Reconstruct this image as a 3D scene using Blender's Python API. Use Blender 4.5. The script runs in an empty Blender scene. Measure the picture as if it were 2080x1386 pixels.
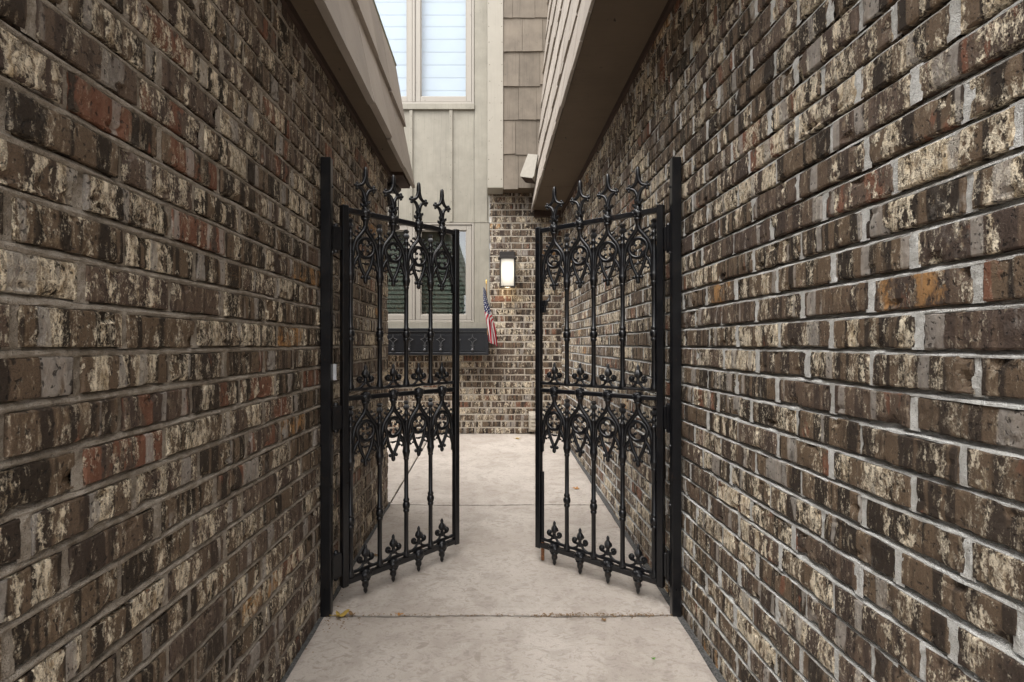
import bpy, math, random
from mathutils import Vector, Matrix, noise as mnoise
R = random.Random(7)
S = bpy.context.scene
COL = S.collection
PI = math.pi
ZC = 1.0            # camera height above the paving at the gate
F = 1030.0          # focal length in photo pixels (2080 wide)
XL, XR, YB = -0.64, 0.70, 5.20       # left wall plane, right wall plane, back wall plane
YLE = 3.09          # far end of the left wall
def gz(y): return 0.026 * (y - 1.883)

# ------------------------------------------------------------------ helpers
def sm(a, b, x):
    t = max(0.0, min(1.0, (x - a) / (b - a))); return t * t * (3 - 2 * t)
class MB:
    """collects shapes; build() links them as one mesh object"""
    def __init__(self): self.v = []; self.f = []; self.m = []; self.c = []; self.cur = (0.5, 0.5, 0.5, 1)
    def addv(self, p):
        self.v.append(tuple(p)); self.c.append(self.cur); return len(self.v) - 1
    def face(self, idx, mi=0): self.f.append(tuple(idx)); self.m.append(mi)
    def quad(self, a, b, c, d, mi=0): self.face([self.addv(p) for p in (a, b, c, d)], mi)
    def box(self, lo, hi, mi=0, bev=0.0):
        x0, y0, z0 = lo; x1, y1, z1 = hi
        if bev <= 0:
            i = [self.addv(p) for p in ((x0,y0,z0),(x1,y0,z0),(x1,y1,z0),(x0,y1,z0),(x0,y0,z1),(x1,y0,z1),(x1,y1,z1),(x0,y1,z1))]
            for q in ((3,2,1,0),(4,5,6,7),(0,1,5,4),(1,2,6,5),(2,3,7,6),(3,0,4,7)): self.face([i[k] for k in q], mi)
            return
        b = bev; X = (x0, x1); Y = (y0, y1); Z = (z0, z1); sg = (1, -1); P = {}
        for i in (0,1):
            for j in (0,1):
                for k in (0,1):
                    a = (X[i], Y[j], Z[k]); d = (sg[i]*b, sg[j]*b, sg[k]*b)
                    P[i,j,k,0] = self.addv((a[0], a[1]+d[1], a[2]+d[2]))
                    P[i,j,k,1] = self.addv((a[0]+d[0], a[1], a[2]+d[2]))
                    P[i,j,k,2] = self.addv((a[0]+d[0], a[1]+d[1], a[2]))
        def fc(l, flip): self.face(l[::-1] if flip else l, mi)
        for i in (0,1):
            fc([P[i,0,0,0], P[i,1,0,0], P[i,1,1,0], P[i,0,1,0]], i == 0)
            fc([P[0,i,0,1], P[1,i,0,1], P[1,i,1,1], P[0,i,1,1]], i == 1)
            fc([P[0,0,i,2], P[1,0,i,2], P[1,1,i,2], P[0,1,i,2]], i == 0)
        for j in (0,1):
            for k in (0,1):
                fc([P[0,j,k,1], P[1,j,k,1], P[1,j,k,2], P[0,j,k,2]], (j+k) % 2 == 0)
                fc([P[j,0,k,0], P[j,1,k,0], P[j,1,k,2], P[j,0,k,2]], (j+k) % 2 == 1)
                fc([P[j,k,0,0], P[j,k,1,0], P[j,k,1,1], P[j,k,0,1]], (j+k) % 2 == 0)
        for i in (0,1):
            for j in (0,1):
                for k in (0,1): fc([P[i,j,k,0], P[i,j,k,1], P[i,j,k,2]], (i+j+k) % 2 == 1)
    def tube(self, pts, rad, seg=8, flat=1.0, mi=0, nrm=(0,1,0)):
        """sweep along pts; rad a number or a list; flat scales the radius along nrm"""
        pts = [Vector(p) for p in pts]; n = len(pts); N = Vector(nrm)
        if not isinstance(rad, (list, tuple)): rad = [rad] * n
        rings = []
        for i in range(n):
            t = (pts[min(i+1, n-1)] - pts[max(i-1, 0)]).normalized()
            b = N - t * N.dot(t)
            if b.length < 1e-4: b = Vector((1,0,0)) - t * t.x
            b.normalize(); a = t.cross(b)
            rings.append([self.addv(pts[i] + (a*math.cos(2*PI*k/seg) + b*flat*math.sin(2*PI*k/seg))*rad[i]) for k in range(seg)])
        for i in range(n-1):
            for k in range(seg):
                k2 = (k+1) % seg
                self.face((rings[i][k], rings[i][k2], rings[i+1][k2], rings[i+1][k]), mi)
        self.face(rings[0][::-1], mi); self.face(rings[-1], mi)
    def lathe(self, prof, cx=0, cy=0, seg=12, mi=0, lobe=0.0, nl=6):
        """prof: list of (radius, z)"""
        rings = []
        for r, z in prof:
            rings.append([self.addv((cx + r*(1+lobe*math.cos(nl*2*PI*k/seg))*math.cos(2*PI*k/seg), cy + r*(1+lobe*math.cos(nl*2*PI*k/seg))*math.sin(2*PI*k/seg), z)) for k in range(seg)])
        for i in range(len(prof)-1):
            up = prof[i+1][1] >= prof[i][1]
            for k in range(seg):
                k2 = (k+1) % seg
                q = (rings[i][k], rings[i][k2], rings[i+1][k2], rings[i+1][k])
                self.face(q if up else q[::-1], mi)
        up = prof[-1][1] >= prof[0][1]
        self.face(rings[0][::-1] if up else rings[0], mi); self.face(rings[-1] if up else rings[-1][::-1], mi)
    def ball(self, c, r, seg=10, rings=6, lump=0.0, sx=1, sy=1, sz=1, mi=0):
        rr = []
        for j in range(rings+1):
            th = -PI/2 + PI*j/rings; row = []
            cnt = 1 if j in (0, rings) else seg
            for k in range(cnt):
                d = Vector((math.cos(th)*math.cos(2*PI*k/seg), math.cos(th)*math.sin(2*PI*k/seg), math.sin(th)))
                s = r * (1 + lump * mnoise.noise(d*2.3 + Vector(c)*37))
                row.append(self.addv((c[0]+d.x*s*sx, c[1]+d.y*s*sy, c[2]+d.z*s*sz)))
            rr.append(row)
        for j in range(rings):
            a, b = rr[j], rr[j+1]
            for k in range(seg):
                k2 = (k+1) % seg
                if len(a) == 1: self.face((a[0], b[k2], b[k]), mi)
                elif len(b) == 1: self.face((a[k], a[k2], b[0]), mi)
                else: self.face((a[k], a[k2], b[k2], b[k]), mi)
    def prism(self, poly, axis, a0, a1, mi=0):
        """extrude a polygon of (p,q) along axis 'x' or 'y' or 'z'"""
        def pt(p, a): return {'x': (a, p[0], p[1]), 'y': (p[0], a, p[1]), 'z': (p[0], p[1], a)}[axis]
        A = [self.addv(pt(p, a0)) for p in poly]; B = [self.addv(pt(p, a1)) for p in poly]; n = len(poly)
        self.face(A, mi); self.face(B[::-1], mi)
        for i in range(n): self.face((A[i], B[i], B[(i+1) % n], A[(i+1) % n]), mi)
    def mesh(self, name, mats, smooth=False, fix=True):
        me = bpy.data.meshes.new(name); me.from_pydata(self.v, [], self.f)
        for m in (mats if isinstance(mats, (list, tuple)) else [mats]): me.materials.append(m)
        me.polygons.foreach_set('material_index', self.m)
        if smooth: me.polygons.foreach_set('use_smooth', [True]*len(self.f))
        at = me.color_attributes.new('tint', 'FLOAT_COLOR', 'POINT')
        at.data.foreach_set('color', [x for c in self.c for x in c])
        if fix:
            import bmesh
            bm = bmesh.new(); bm.from_mesh(me); bmesh.ops.recalc_face_normals(bm, faces=bm.faces); bm.to_mesh(me); bm.free()
        me.update()
        if smooth: me.set_sharp_from_angle(angle=math.radians(50))
        return me
    def build(self, name, mats, parent=None, smooth=False, fix=True, loc=(0,0,0), rotz=0):
        return link(name, self.mesh(name, mats, smooth, fix), parent, loc, rotz)
def link(name, me, parent=None, loc=(0,0,0), rotz=0):
    o = bpy.data.objects.new(name, me); COL.objects.link(o)
    if parent is not None: o.parent = parent
    o.location = loc; o.rotation_euler = (0, 0, rotz)
    return o
def tag(o, label=None, cat=None, group=None, kind=None):
    if label: o['label'] = label
    if cat: o['category'] = cat
    if group: o['group'] = group
    if kind: o['kind'] = kind
    return o
def thing(name, label, cat, loc=(0,0,0), rotz=0, group=None):
    o = bpy.data.objects.new(name, None); COL.objects.link(o); o.empty_display_size = 0.1
    o.location = loc; o.rotation_euler = (0,0,rotz)
    return tag(o, label, cat, group)

# ------------------------------------------------------------------ materials
class NT:
    def __init__(self, name):
        self.mat = bpy.data.materials.new(name); self.mat.use_nodes = True
        self.t = self.mat.node_tree; self.t.nodes.clear()
        self.out = self.n('ShaderNodeOutputMaterial'); self.bs = self.n('ShaderNodeBsdfPrincipled')
        self.t.links.new(self.bs.outputs[0], self.out.inputs[0])
    def n(self, typ, **kw):
        x = self.t.nodes.new(typ)
        for k, v in kw.items(): setattr(x, k, v)
        return x
    def l(self, a, b): self.t.links.new(a, b)
    def setin(self, sock, v):
        if hasattr(v, 'is_output'): self.l(v, sock)
        else: sock.default_value = v
    def math(self, op, a, b=0.0, c=0.0, clamp=False):
        x = self.n('ShaderNodeMath', operation=op, use_clamp=clamp)
        self.setin(x.inputs[0], a); self.setin(x.inputs[1], b); self.setin(x.inputs[2], c)
        return x.outputs[0]
    def vmath(self, op, a, b):
        x = self.n('ShaderNodeVectorMath', operation=op); self.setin(x.inputs[0], a); self.setin(x.inputs[1], b); return x.outputs[0]
    def noise(self, vec, scale, detail=4, rough=0.55, dist=0.0):
        x = self.n('ShaderNodeTexNoise'); self.l(vec, x.inputs['Vector'])
        x.inputs['Scale'].default_value = scale; x.inputs['Detail'].default_value = detail
        x.inputs['Roughness'].default_value = rough; x.inputs['Distortion'].default_value = dist
        return x.outputs['Fac']
    def ramp(self, fac, lo, hi):
        x = self.n('ShaderNodeMapRange', interpolation_type='SMOOTHSTEP'); self.setin(x.inputs[0], fac)
        self.setin(x.inputs[1], lo); self.setin(x.inputs[2], hi); return x.outputs[0]
    def mix(self, fac, a, b, mode='MIX'):
        x = self.n('ShaderNodeMix', data_type='RGBA', blend_type=mode)
        self.setin(x.inputs['Factor'], fac)
        for k, v in ((6, a), (7, b)):
            self.setin(x.inputs[k], v if hasattr(v, 'is_output') else (*v, 1) if len(v) == 3 else v)
        return x.outputs[2]
    def obj(self): return self.n('ShaderNodeTexCoord').outputs['Object']
    def scale(self, v, s):
        x = self.n('ShaderNodeMapping'); self.l(v, x.inputs[0]); x.inputs['Scale'].default_value = s; return x.outputs[0]
    def bump(self, h, strength, dist, prev=None):
        x = self.n('ShaderNodeBump'); self.l(h, x.inputs['Height']); x.inputs['Strength'].default_value = strength
        x.inputs['Distance'].default_value = dist
        if prev is not None: self.l(prev, x.inputs['Normal'])
        return x.outputs[0]
    def tint(self):
        x = self.n('ShaderNodeVertexColor', layer_name='tint'); return x.outputs[0]
    def sep(self, c):
        x = self.n('ShaderNodeSeparateColor'); self.l(c, x.inputs[0]); return x.outputs
    def fin(self, col, rough=0.8, nrm=None, spec=0.3, metal=0.0):
        self.setin(self.bs.inputs['Base Color'], col if hasattr(col, 'is_output') else (*col, 1))
        self.setin(self.bs.inputs['Roughness'], rough)
        self.bs.inputs['Specular IOR Level'].default_value = spec
        self.bs.inputs['Metallic'].default_value = metal
        if nrm is not None: self.l(nrm, self.bs.inputs['Normal'])
        return self.mat

def mat_brick(name, dark=(0.085,0.068,0.054), warm=1.0):
    """dark flashed brick with cream slurry streaks, a few rust patches and grey smears; 'tint' holds a random rgb per brick"""
    n = NT(name); o = n.obj(); t = n.tint(); r, g, b = n.sep(t)[0:3]
    off = n.n('ShaderNodeVectorMath', operation='SCALE'); n.l(t, off.inputs[0]); off.inputs['Scale'].default_value = 19.0
    p = n.vmath('ADD', o, off.outputs[0])
    warp = n.n('ShaderNodeTexNoise'); n.l(p, warp.inputs['Vector']); warp.inputs['Scale'].default_value = 38; warp.inputs['Detail'].default_value = 3
    w = n.vmath('SUBTRACT', warp.outputs['Color'], (0.5,0.5,0.5)); ws = n.n('ShaderNodeVectorMath', operation='SCALE'); n.l(w, ws.inputs[0]); ws.inputs['Scale'].default_value = 0.016
    pw = n.vmath('ADD', p, ws.outputs[0])
    bands = n.noise(n.scale(pw, (31,31,4.5)), 1.0, 2, 0.5)            # tall bands
    chips = n.noise(n.scale(pw, (75,75,44)), 1.0, 5, 0.65)
    streak = n.noise(n.scale(pw, (150,150,30)), 1.0, 4, 0.62)
    grit = n.noise(p, 420, 3, 0.6)
    speck = n.noise(n.scale(p, (300,300,170)), 1.0, 3, 0.65)
    kind = n.ramp(n.math('FRACT', n.math('MULTIPLY', r, 7.31)), 0.40, 0.62)   # blotchy bricks and finely speckled ones
    m1 = n.math('ADD', n.math('MULTIPLY', bands, 0.52), n.math('ADD', n.math('MULTIPLY', chips, 0.36), n.math('MULTIPLY', speck, 0.12)))
    m2 = n.math('ADD', n.math('MULTIPLY', bands, 0.34), n.math('ADD', n.math('MULTIPLY', streak, 0.10), n.math('ADD', n.math('MULTIPLY', chips, 0.26), n.math('MULTIPLY', speck, 0.30))))
    m = n.math('ADD', n.math('MULTIPLY', m1, n.math('SUBTRACT', 1.0, kind)), n.math('MULTIPLY', m2, kind))
    th = n.math('ADD', n.math('ADD', 0.455, n.math('MULTIPLY', kind, 0.008)), n.math('MULTIPLY', r, n.math('SUBTRACT', 0.150, n.math('MULTIPLY', kind, 0.055))))
    cream_m = n.ramp(m, th, n.math('ADD', th, n.math('ADD', 0.026, n.math('MULTIPLY', kind, 0.035))))
    wear = n.ramp(n.math('ADD', n.math('MULTIPLY', streak, 0.6), n.math('MULTIPLY', grit, 0.4)), 0.40, 0.55)
    cream_f = n.math('MULTIPLY', cream_m, n.math('ADD', 0.30, n.math('MULTIPLY', wear, 0.70)))
    thin = n.ramp(n.math('ADD', n.math('MULTIPLY', streak, 0.55), n.math('ADD', n.math('MULTIPLY', bands, 0.20), n.math('MULTIPLY', grit, 0.25))), 0.52, 0.60)
    bandtone = n.noise(n.scale(p, (42,42,1.2)), 1.0, 1, 0.4)
    bt = n.ramp(bandtone, 0.455, 0.535)
    base = n.mix(bt, dark, (0.140,0.096,0.061))
    base = n.mix(n.math('MULTIPLY', n.ramp(b, 0.45, 1.0), 0.65), base, (0.103,0.070,0.056))
    base = n.mix(n.math('MULTIPLY', n.ramp(grit, 0.45, 0.7), 0.5), base, tuple(x*0.45 for x in dark))
    redn = n.noise(n.scale(pw, (24,24,5)), 1.0, 3, 0.55)
    rth = n.math('SUBTRACT', 0.67, n.math('MULTIPLY', n.ramp(g, 0.80, 1.0), 0.22))
    red_m = n.ramp(redn, rth, n.math('ADD', rth, 0.05))
    base = n.mix(n.math('MULTIPLY', red_m, 0.85), base, n.mix(grit, (0.14,0.058,0.034), (0.24,0.105,0.062)))
    cream = n.mix(n.ramp(chips, 0.36, 0.58), (0.48,0.37,0.235), (0.84,0.735,0.565))
    c = n.mix(n.math('MULTIPLY', thin, 0.34), base, cream)
    c = n.mix(cream_f, c, cream)
    och = n.math('MULTIPLY', n.math('LESS_THAN', g, 0.020), n.ramp(n.noise(n.scale(pw, (24,24,12)), 1.0, 5, 0.7), 0.47, 0.60))
    c = n.mix(n.math('MULTIPLY', och, 0.85), c, (0.42,0.225,0.085))
    grn = n.noise(n.scale(p, (22,22,1.6)), 1.0, 1, 0.4)
    gr_m = n.ramp(grn, 0.63, 0.655)
    c = n.mix(n.math('MULTIPLY', gr_m, n.math('ADD', 0.0, n.math('MULTIPLY', chips, 1.25))), c, (0.40,0.365,0.325))
    pits = n.ramp(n.noise(n.scale(p, (140,140,105)), 1.0, 2, 0.5), 0.62, 0.69)
    c = n.mix(n.math('MULTIPLY', pits, 0.75), c, tuple(x*0.25 for x in dark))
    wash = n.ramp(n.noise(o, 1.9, 4, 0.6), 0.52, 0.70)               # weather stains running over many bricks
    c = n.mix(n.math('MULTIPLY', wash, 0.38), c, (0.060,0.043,0.032))
    lime = n.math('MULTIPLY', n.ramp(n.noise(n.scale(o, (3.2,3.2,2.0)), 1.0, 5, 0.65), 0.60, 0.70), n.ramp(chips, 0.42, 0.62))
    c = n.mix(n.math('MULTIPLY', lime, 0.40), c, (0.46,0.43,0.39))
    h = n.math('ADD', n.math('MULTIPLY', cream_f, 0.9), n.math('SUBTRACT', n.math('ADD', n.math('MULTIPLY', grit, 0.55), n.math('MULTIPLY', chips, 1.4)), n.math('MULTIPLY', pits, 1.2)))
    nr = n.bump(h, 1.0, 0.0026)
    return n.fin(c, n.math('SUBTRACT', 0.82, n.math('MULTIPLY', bt, 0.2)), nr, 0.32)

def mat_mortar(name, a, b, dirt=(0.12,0.098,0.075)):
    n = NT(name); o = n.obj()
    big = n.noise(o, 7, 3, 0.6); mid = n.noise(o, 60, 4, 0.6); grit = n.noise(o, 520, 2, 0.6)
    c = n.mix(n.ramp(n.math('ADD', n.math('MULTIPLY', big, 0.5), n.math('MULTIPLY', mid, 0.5)), 0.38, 0.62), a, b)
    c = n.mix(n.math('MULTIPLY', n.ramp(n.noise(o, 21, 4, 0.6), 0.56, 0.72), 0.55), c, dirt)
    c = n.mix(n.math('MULTIPLY', n.ramp(grit, 0.54, 0.68), 0.65), c, tuple(x*0.45 for x in a))
    nr = n.bump(n.math('ADD', grit, n.math('MULTIPLY', mid, 1.6)), 1.0, 0.0040)
    return n.fin(c, 0.95, nr, 0.15)

def mat_concrete():
    n = NT('trowelled concrete'); o = n.obj()
    big = n.noise(o, 1.7, 3, 0.55); mid = n.noise(o, 8, 6, 0.66, 0.5); sw = n.noise(n.scale(o, (24,38,24)), 1.0, 5, 0.66, 1.8); grit = n.noise(o, 260, 3, 0.6)
    c = n.mix(n.ramp(big, 0.36, 0.64), (0.40,0.352,0.308), (0.485,0.435,0.387))
    c = n.mix(n.math('MULTIPLY', n.ramp(mid, 0.46, 0.62), 0.48), c, (0.315,0.272,0.235))
    c = n.mix(n.math('MULTIPLY', n.ramp(sw, 0.50, 0.64), 0.55), c, (0.25,0.215,0.183))
    st = n.math('MULTIPLY', n.ramp(n.noise(n.scale(o, (9,14,9)), 1.0, 4, 0.6, 1.2), 0.60, 0.67), n.ramp(n.noise(o, 2.3, 2, 0.5), 0.40, 0.56))
    c = n.mix(n.math('MULTIPLY', st, 0.75), c, (0.285,0.245,0.205))
    sp = n.ramp(n.noise(n.scale(o, (64,96,60)), 1.0, 4, 0.65), 0.64, 0.71)
    c = n.mix(n.math('MULTIPLY', sp, 0.55), c, (0.23,0.19,0.165))
    fl = n.ramp(n.noise(o, 4.1, 5, 0.68, 0.6), 0.54, 0.70)
    c = n.mix(n.math('MULTIPLY', fl, 0.40), c, (0.55,0.505,0.455))
    c = n.mix(n.math('MULTIPLY', n.ramp(grit, 0.50, 0.68), 0.40), c, (0.33,0.285,0.25))
    nr = n.bump(n.math('ADD', n.math('MULTIPLY', sw, 1.2), n.math('ADD', n.math('MULTIPLY', grit, 0.35), mid)), 0.6, 0.004)
    return n.fin(c, n.math('ADD', 0.55, n.math('MULTIPLY', mid, 0.35)), nr, 0.35)

def mat_iron():
    n = NT('black painted iron'); o = n.obj()
    a = n.noise(o, 90, 4, 0.6); b = n.noise(o, 14, 3, 0.6); d = n.noise(o, 330, 3, 0.65)
    c = n.mix(n.ramp(b, 0.35, 0.7), (0.0040,0.0044,0.0060), (0.0080,0.0080,0.0092))
    c = n.mix(n.math('MULTIPLY', n.ramp(d, 0.70, 0.77), 0.5), c, (0.11,0.10,0.09))
    c = n.mix(n.math('MULTIPLY', n.ramp(n.noise(o, 31, 5, 0.7), 0.60, 0.72), 0.55), c, (0.050,0.027,0.016))
    nr = n.bump(n.math('ADD', a, n.math('MULTIPLY', d, 0.06)), 0.10, 0.0010)
    return n.fin(c, n.math('ADD', 0.21, n.math('MULTIPLY', b, 0.22)), nr, 0.5)

def mat_paint(name, col, grain=True, rough=0.6, var=0.18, tinted=False, gs=(70,70,2.2)):
    n = NT(name); o = n.obj()
    g = n.noise(n.scale(o, gs), 1.0, 5, 0.6, 0.4); b = n.noise(o, 5, 4, 0.6); f = n.noise(n.scale(o, (gs[0]*4, gs[1]*4, gs[2]*6)), 1.0, 3, 0.6)
    c = n.mix(n.ramp(b, 0.3, 0.7), tuple(x*(1-var*0.6) for x in col), tuple(min(1, x*(1+var*0.5)) for x in col))
    if grain: c = n.mix(n.math('MULTIPLY', n.ramp(g, 0.52, 0.70), var*2.0), c, tuple(x*0.62 for x in col))
    if tinted:
        r = n.sep(n.tint())[0]
        c = n.mix(1.0, c, n.mix(r, (0.86,0.85,0.84), (1.08,1.07,1.06)), 'MULTIPLY')
    sp = n.ramp(n.noise(o, 42, 2, 0.5), 0.70, 0.74)
    c = n.mix(n.math('MULTIPLY', sp, 0.4), c, tuple(x*0.35 for x in col))
    nr = n.bump(n.math('ADD', g, n.math('MULTIPLY', f, 0.5)), 0.45 if grain else 0.15, 0.0016)
    return n.fin(c, rough, nr, 0.3)

def mat_plain(name, col, rough=0.6, spec=0.4, metal=0.0, var=0.15, ns=40, bump=0.15):
    n = NT(name); o = n.obj(); a = n.noise(o, ns, 4, 0.6)
    c = n.mix(n.ramp(a, 0.3, 0.7), tuple(x*(1-var) for x in col), tuple(min(1, x*(1+var)) for x in col))
    return n.fin(c, rough, n.bump(a, bump, 0.001), spec, metal)

def mat_glass(name, tint=(0.9,0.95,0.95), refl=1.0):
    n = NT(name); n.t.nodes.remove(n.bs); n.bs = None
    ge = n.n('ShaderNodeNewGeometry'); dt = n.n('ShaderNodeVectorMath', operation='DOT_PRODUCT'); n.l(ge.outputs['Incoming'], dt.inputs[0]); n.l(ge.outputs['Normal'], dt.inputs[1])
    fr = n.math('ADD', refl, n.math('MULTIPLY', 1-refl, n.math('POWER', n.math('SUBTRACT', 1.0, n.math('ABSOLUTE', dt.outputs['Value'])), 5.0)))
    tr = n.n('ShaderNodeBsdfTransparent'); tr.inputs[0].default_value = (*tint, 1)
    gl = n.n('ShaderNodeBsdfGlossy'); gl.inputs['Roughness'].default_value = 0.02
    o = n.obj(); wv = n.noise(o, 1.7, 2, 0.5); bp = n.bump(wv, 0.12, 0.02); n.l(bp, gl.inputs['Normal'])
    mx = n.n('ShaderNodeMixShader'); n.l(fr, mx.inputs[0]); n.l(tr.outputs[0], mx.inputs[1]); n.l(gl.outputs[0], mx.inputs[2])
    n.l(mx.outputs[0], n.out.inputs[0]); return n.mat

def mat_emit(name, col, s):
    n = NT(name); o = n.obj()
    n.bs.inputs['Base Color'].default_value = (*col, 1); n.bs.inputs['Roughness'].default_value = 0.35
    n.bs.inputs['Emission Color'].default_value = (*col, 1)
    ln = n.n('ShaderNodeVectorMath', operation='DISTANCE'); n.l(n.scale(o, (0.9,0.9,0.62)), ln.inputs[0]); ln.inputs[1].default_value = (0,-0.08,0.74*0.62)
    n.l(n.math('MULTIPLY', n.ramp(ln.outputs['Value'], 0.125, 0.02), s), n.bs.inputs['Emission Strength'])
    return n.mat

M = {}
M['brickR'] = mat_brick('brown brick right', (0.034,0.024,0.017))
M['brickL'] = mat_brick('brown brick left', (0.034,0.024,0.016))
M['brickB'] = mat_brick('brown brick back', (0.040,0.028,0.021))
M['mortR'] = mat_mortar('pale grey mortar', (0.50,0.49,0.46), (0.68,0.675,0.65), (0.26,0.23,0.19))
M['mortL'] = mat_mortar('grey brown mortar', (0.265,0.225,0.178), (0.44,0.39,0.33))
M['mortB'] = mat_mortar('cream mortar', (0.44,0.385,0.32), (0.56,0.50,0.42), (0.30,0.25,0.19))
M['conc'] = mat_concrete()
M['iron'] = mat_iron()
M['siding'] = mat_paint('beige painted siding', (0.272,0.252,0.208), True, 0.62, 0.20)
M['trim'] = mat_paint('light beige trim paint', (0.32,0.295,0.248), True, 0.55, 0.07)
M['shingle'] = mat_paint('taupe stained shingle', (0.165,0.139,0.110), True, 0.75, 0.30, True)
M['shake'] = mat_paint('taupe painted shake', (0.32,0.282,0.245), True, 0.65, 0.12, True)
M['soffit'] = mat_paint('brown soffit paint', (0.115,0.085,0.058), True, 0.7, 0.12, False, (3,60,60))
M['dark'] = mat_plain('dark wood', (0.045,0.026,0.018), 0.8)
M['vinyl'] = mat_paint('almond window vinyl', (0.325,0.298,0.26), False, 0.42, 0.04)
M['glass'] = mat_glass('window glass', (0.80,0.88,0.84), 0.22)
M['glassu'] = mat_glass('upper window glass', (0.90,0.93,0.95), 0.13)
M['blind'] = mat_plain('dark green blind', (0.062,0.072,0.061), 0.55, 0.3, 0, 0.15, 8)
M['shade'] = mat_plain('pale blue roller shade', (0.46,0.52,0.58), 0.8, 0.2, 0, 0.03, 3, 0.02)
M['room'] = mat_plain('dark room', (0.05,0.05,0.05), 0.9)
M['box'] = mat_plain('charcoal planter paint', (0.0080,0.0088,0.0115), 0.36, 0.5, 0, 0.25, 25)
M['lampm'] = mat_plain('bronze lamp metal', (0.03,0.025,0.022), 0.45, 0.5, 0.3)
M['nail'] = mat_plain('weathered nail head', (0.12,0.095,0.07), 0.6)
M['pewter'] = mat_plain('grey cast ornament', (0.075,0.075,0.078), 0.35, 0.6, 0.3)
M['lampg'] = mat_emit('frosted lamp glass', (0.60,0.555,0.47), 0.62)
M['lampc'] = mat_plain('clear amber lamp glass', (0.55,0.48,0.36), 0.25, 0.5)
M['beige'] = mat_plain('beige plastic', (0.26,0.236,0.195), 0.5, 0.4, 0, 0.06)
M['vent'] = mat_plain('weathered beige vent', (0.36,0.32,0.26), 0.6, 0.3, 0, 0.12)
M['steel'] = mat_plain('zinc plate', (0.55,0.56,0.58), 0.45, 0.5, 0.2, 0.1)
M['rust'] = mat_plain('rusty rod', (0.17,0.075,0.035), 0.85, 0.2, 0, 0.4, 120, 0.5)
M['joint'] = mat_plain('dark joint filler', (0.075,0.068,0.06), 0.95, 0.1, 0, 0.5, 160, 0.8)
M['seal'] = mat_plain('grey joint strip', (0.085,0.083,0.080), 0.9, 0.2, 0, 0.45, 140, 0.9)
M['gold'] = mat_plain('gold flagpole tip', (0.75,0.50,0.14), 0.3, 0.5, 0.8)
M['pole'] = mat_plain('flagpole wood', (0.35,0.22,0.10), 0.5)
M['earth'] = mat_plain('asphalt ground', (0.17,0.165,0.155), 0.95, 0.2, 0, 0.3, 30, 0.6)
M['roofcap'] = mat_plain('grey green roof metal', (0.30,0.34,0.27), 0.5, 0.4, 0.1)
M['plast'] = mat_plain('plaster', (0.4,0.38,0.34), 0.9)
M['bark'] = mat_plain('grey bark', (0.10,0.085,0.07), 0.95, 0.2, 0, 0.4, 30, 0.8)

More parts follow.
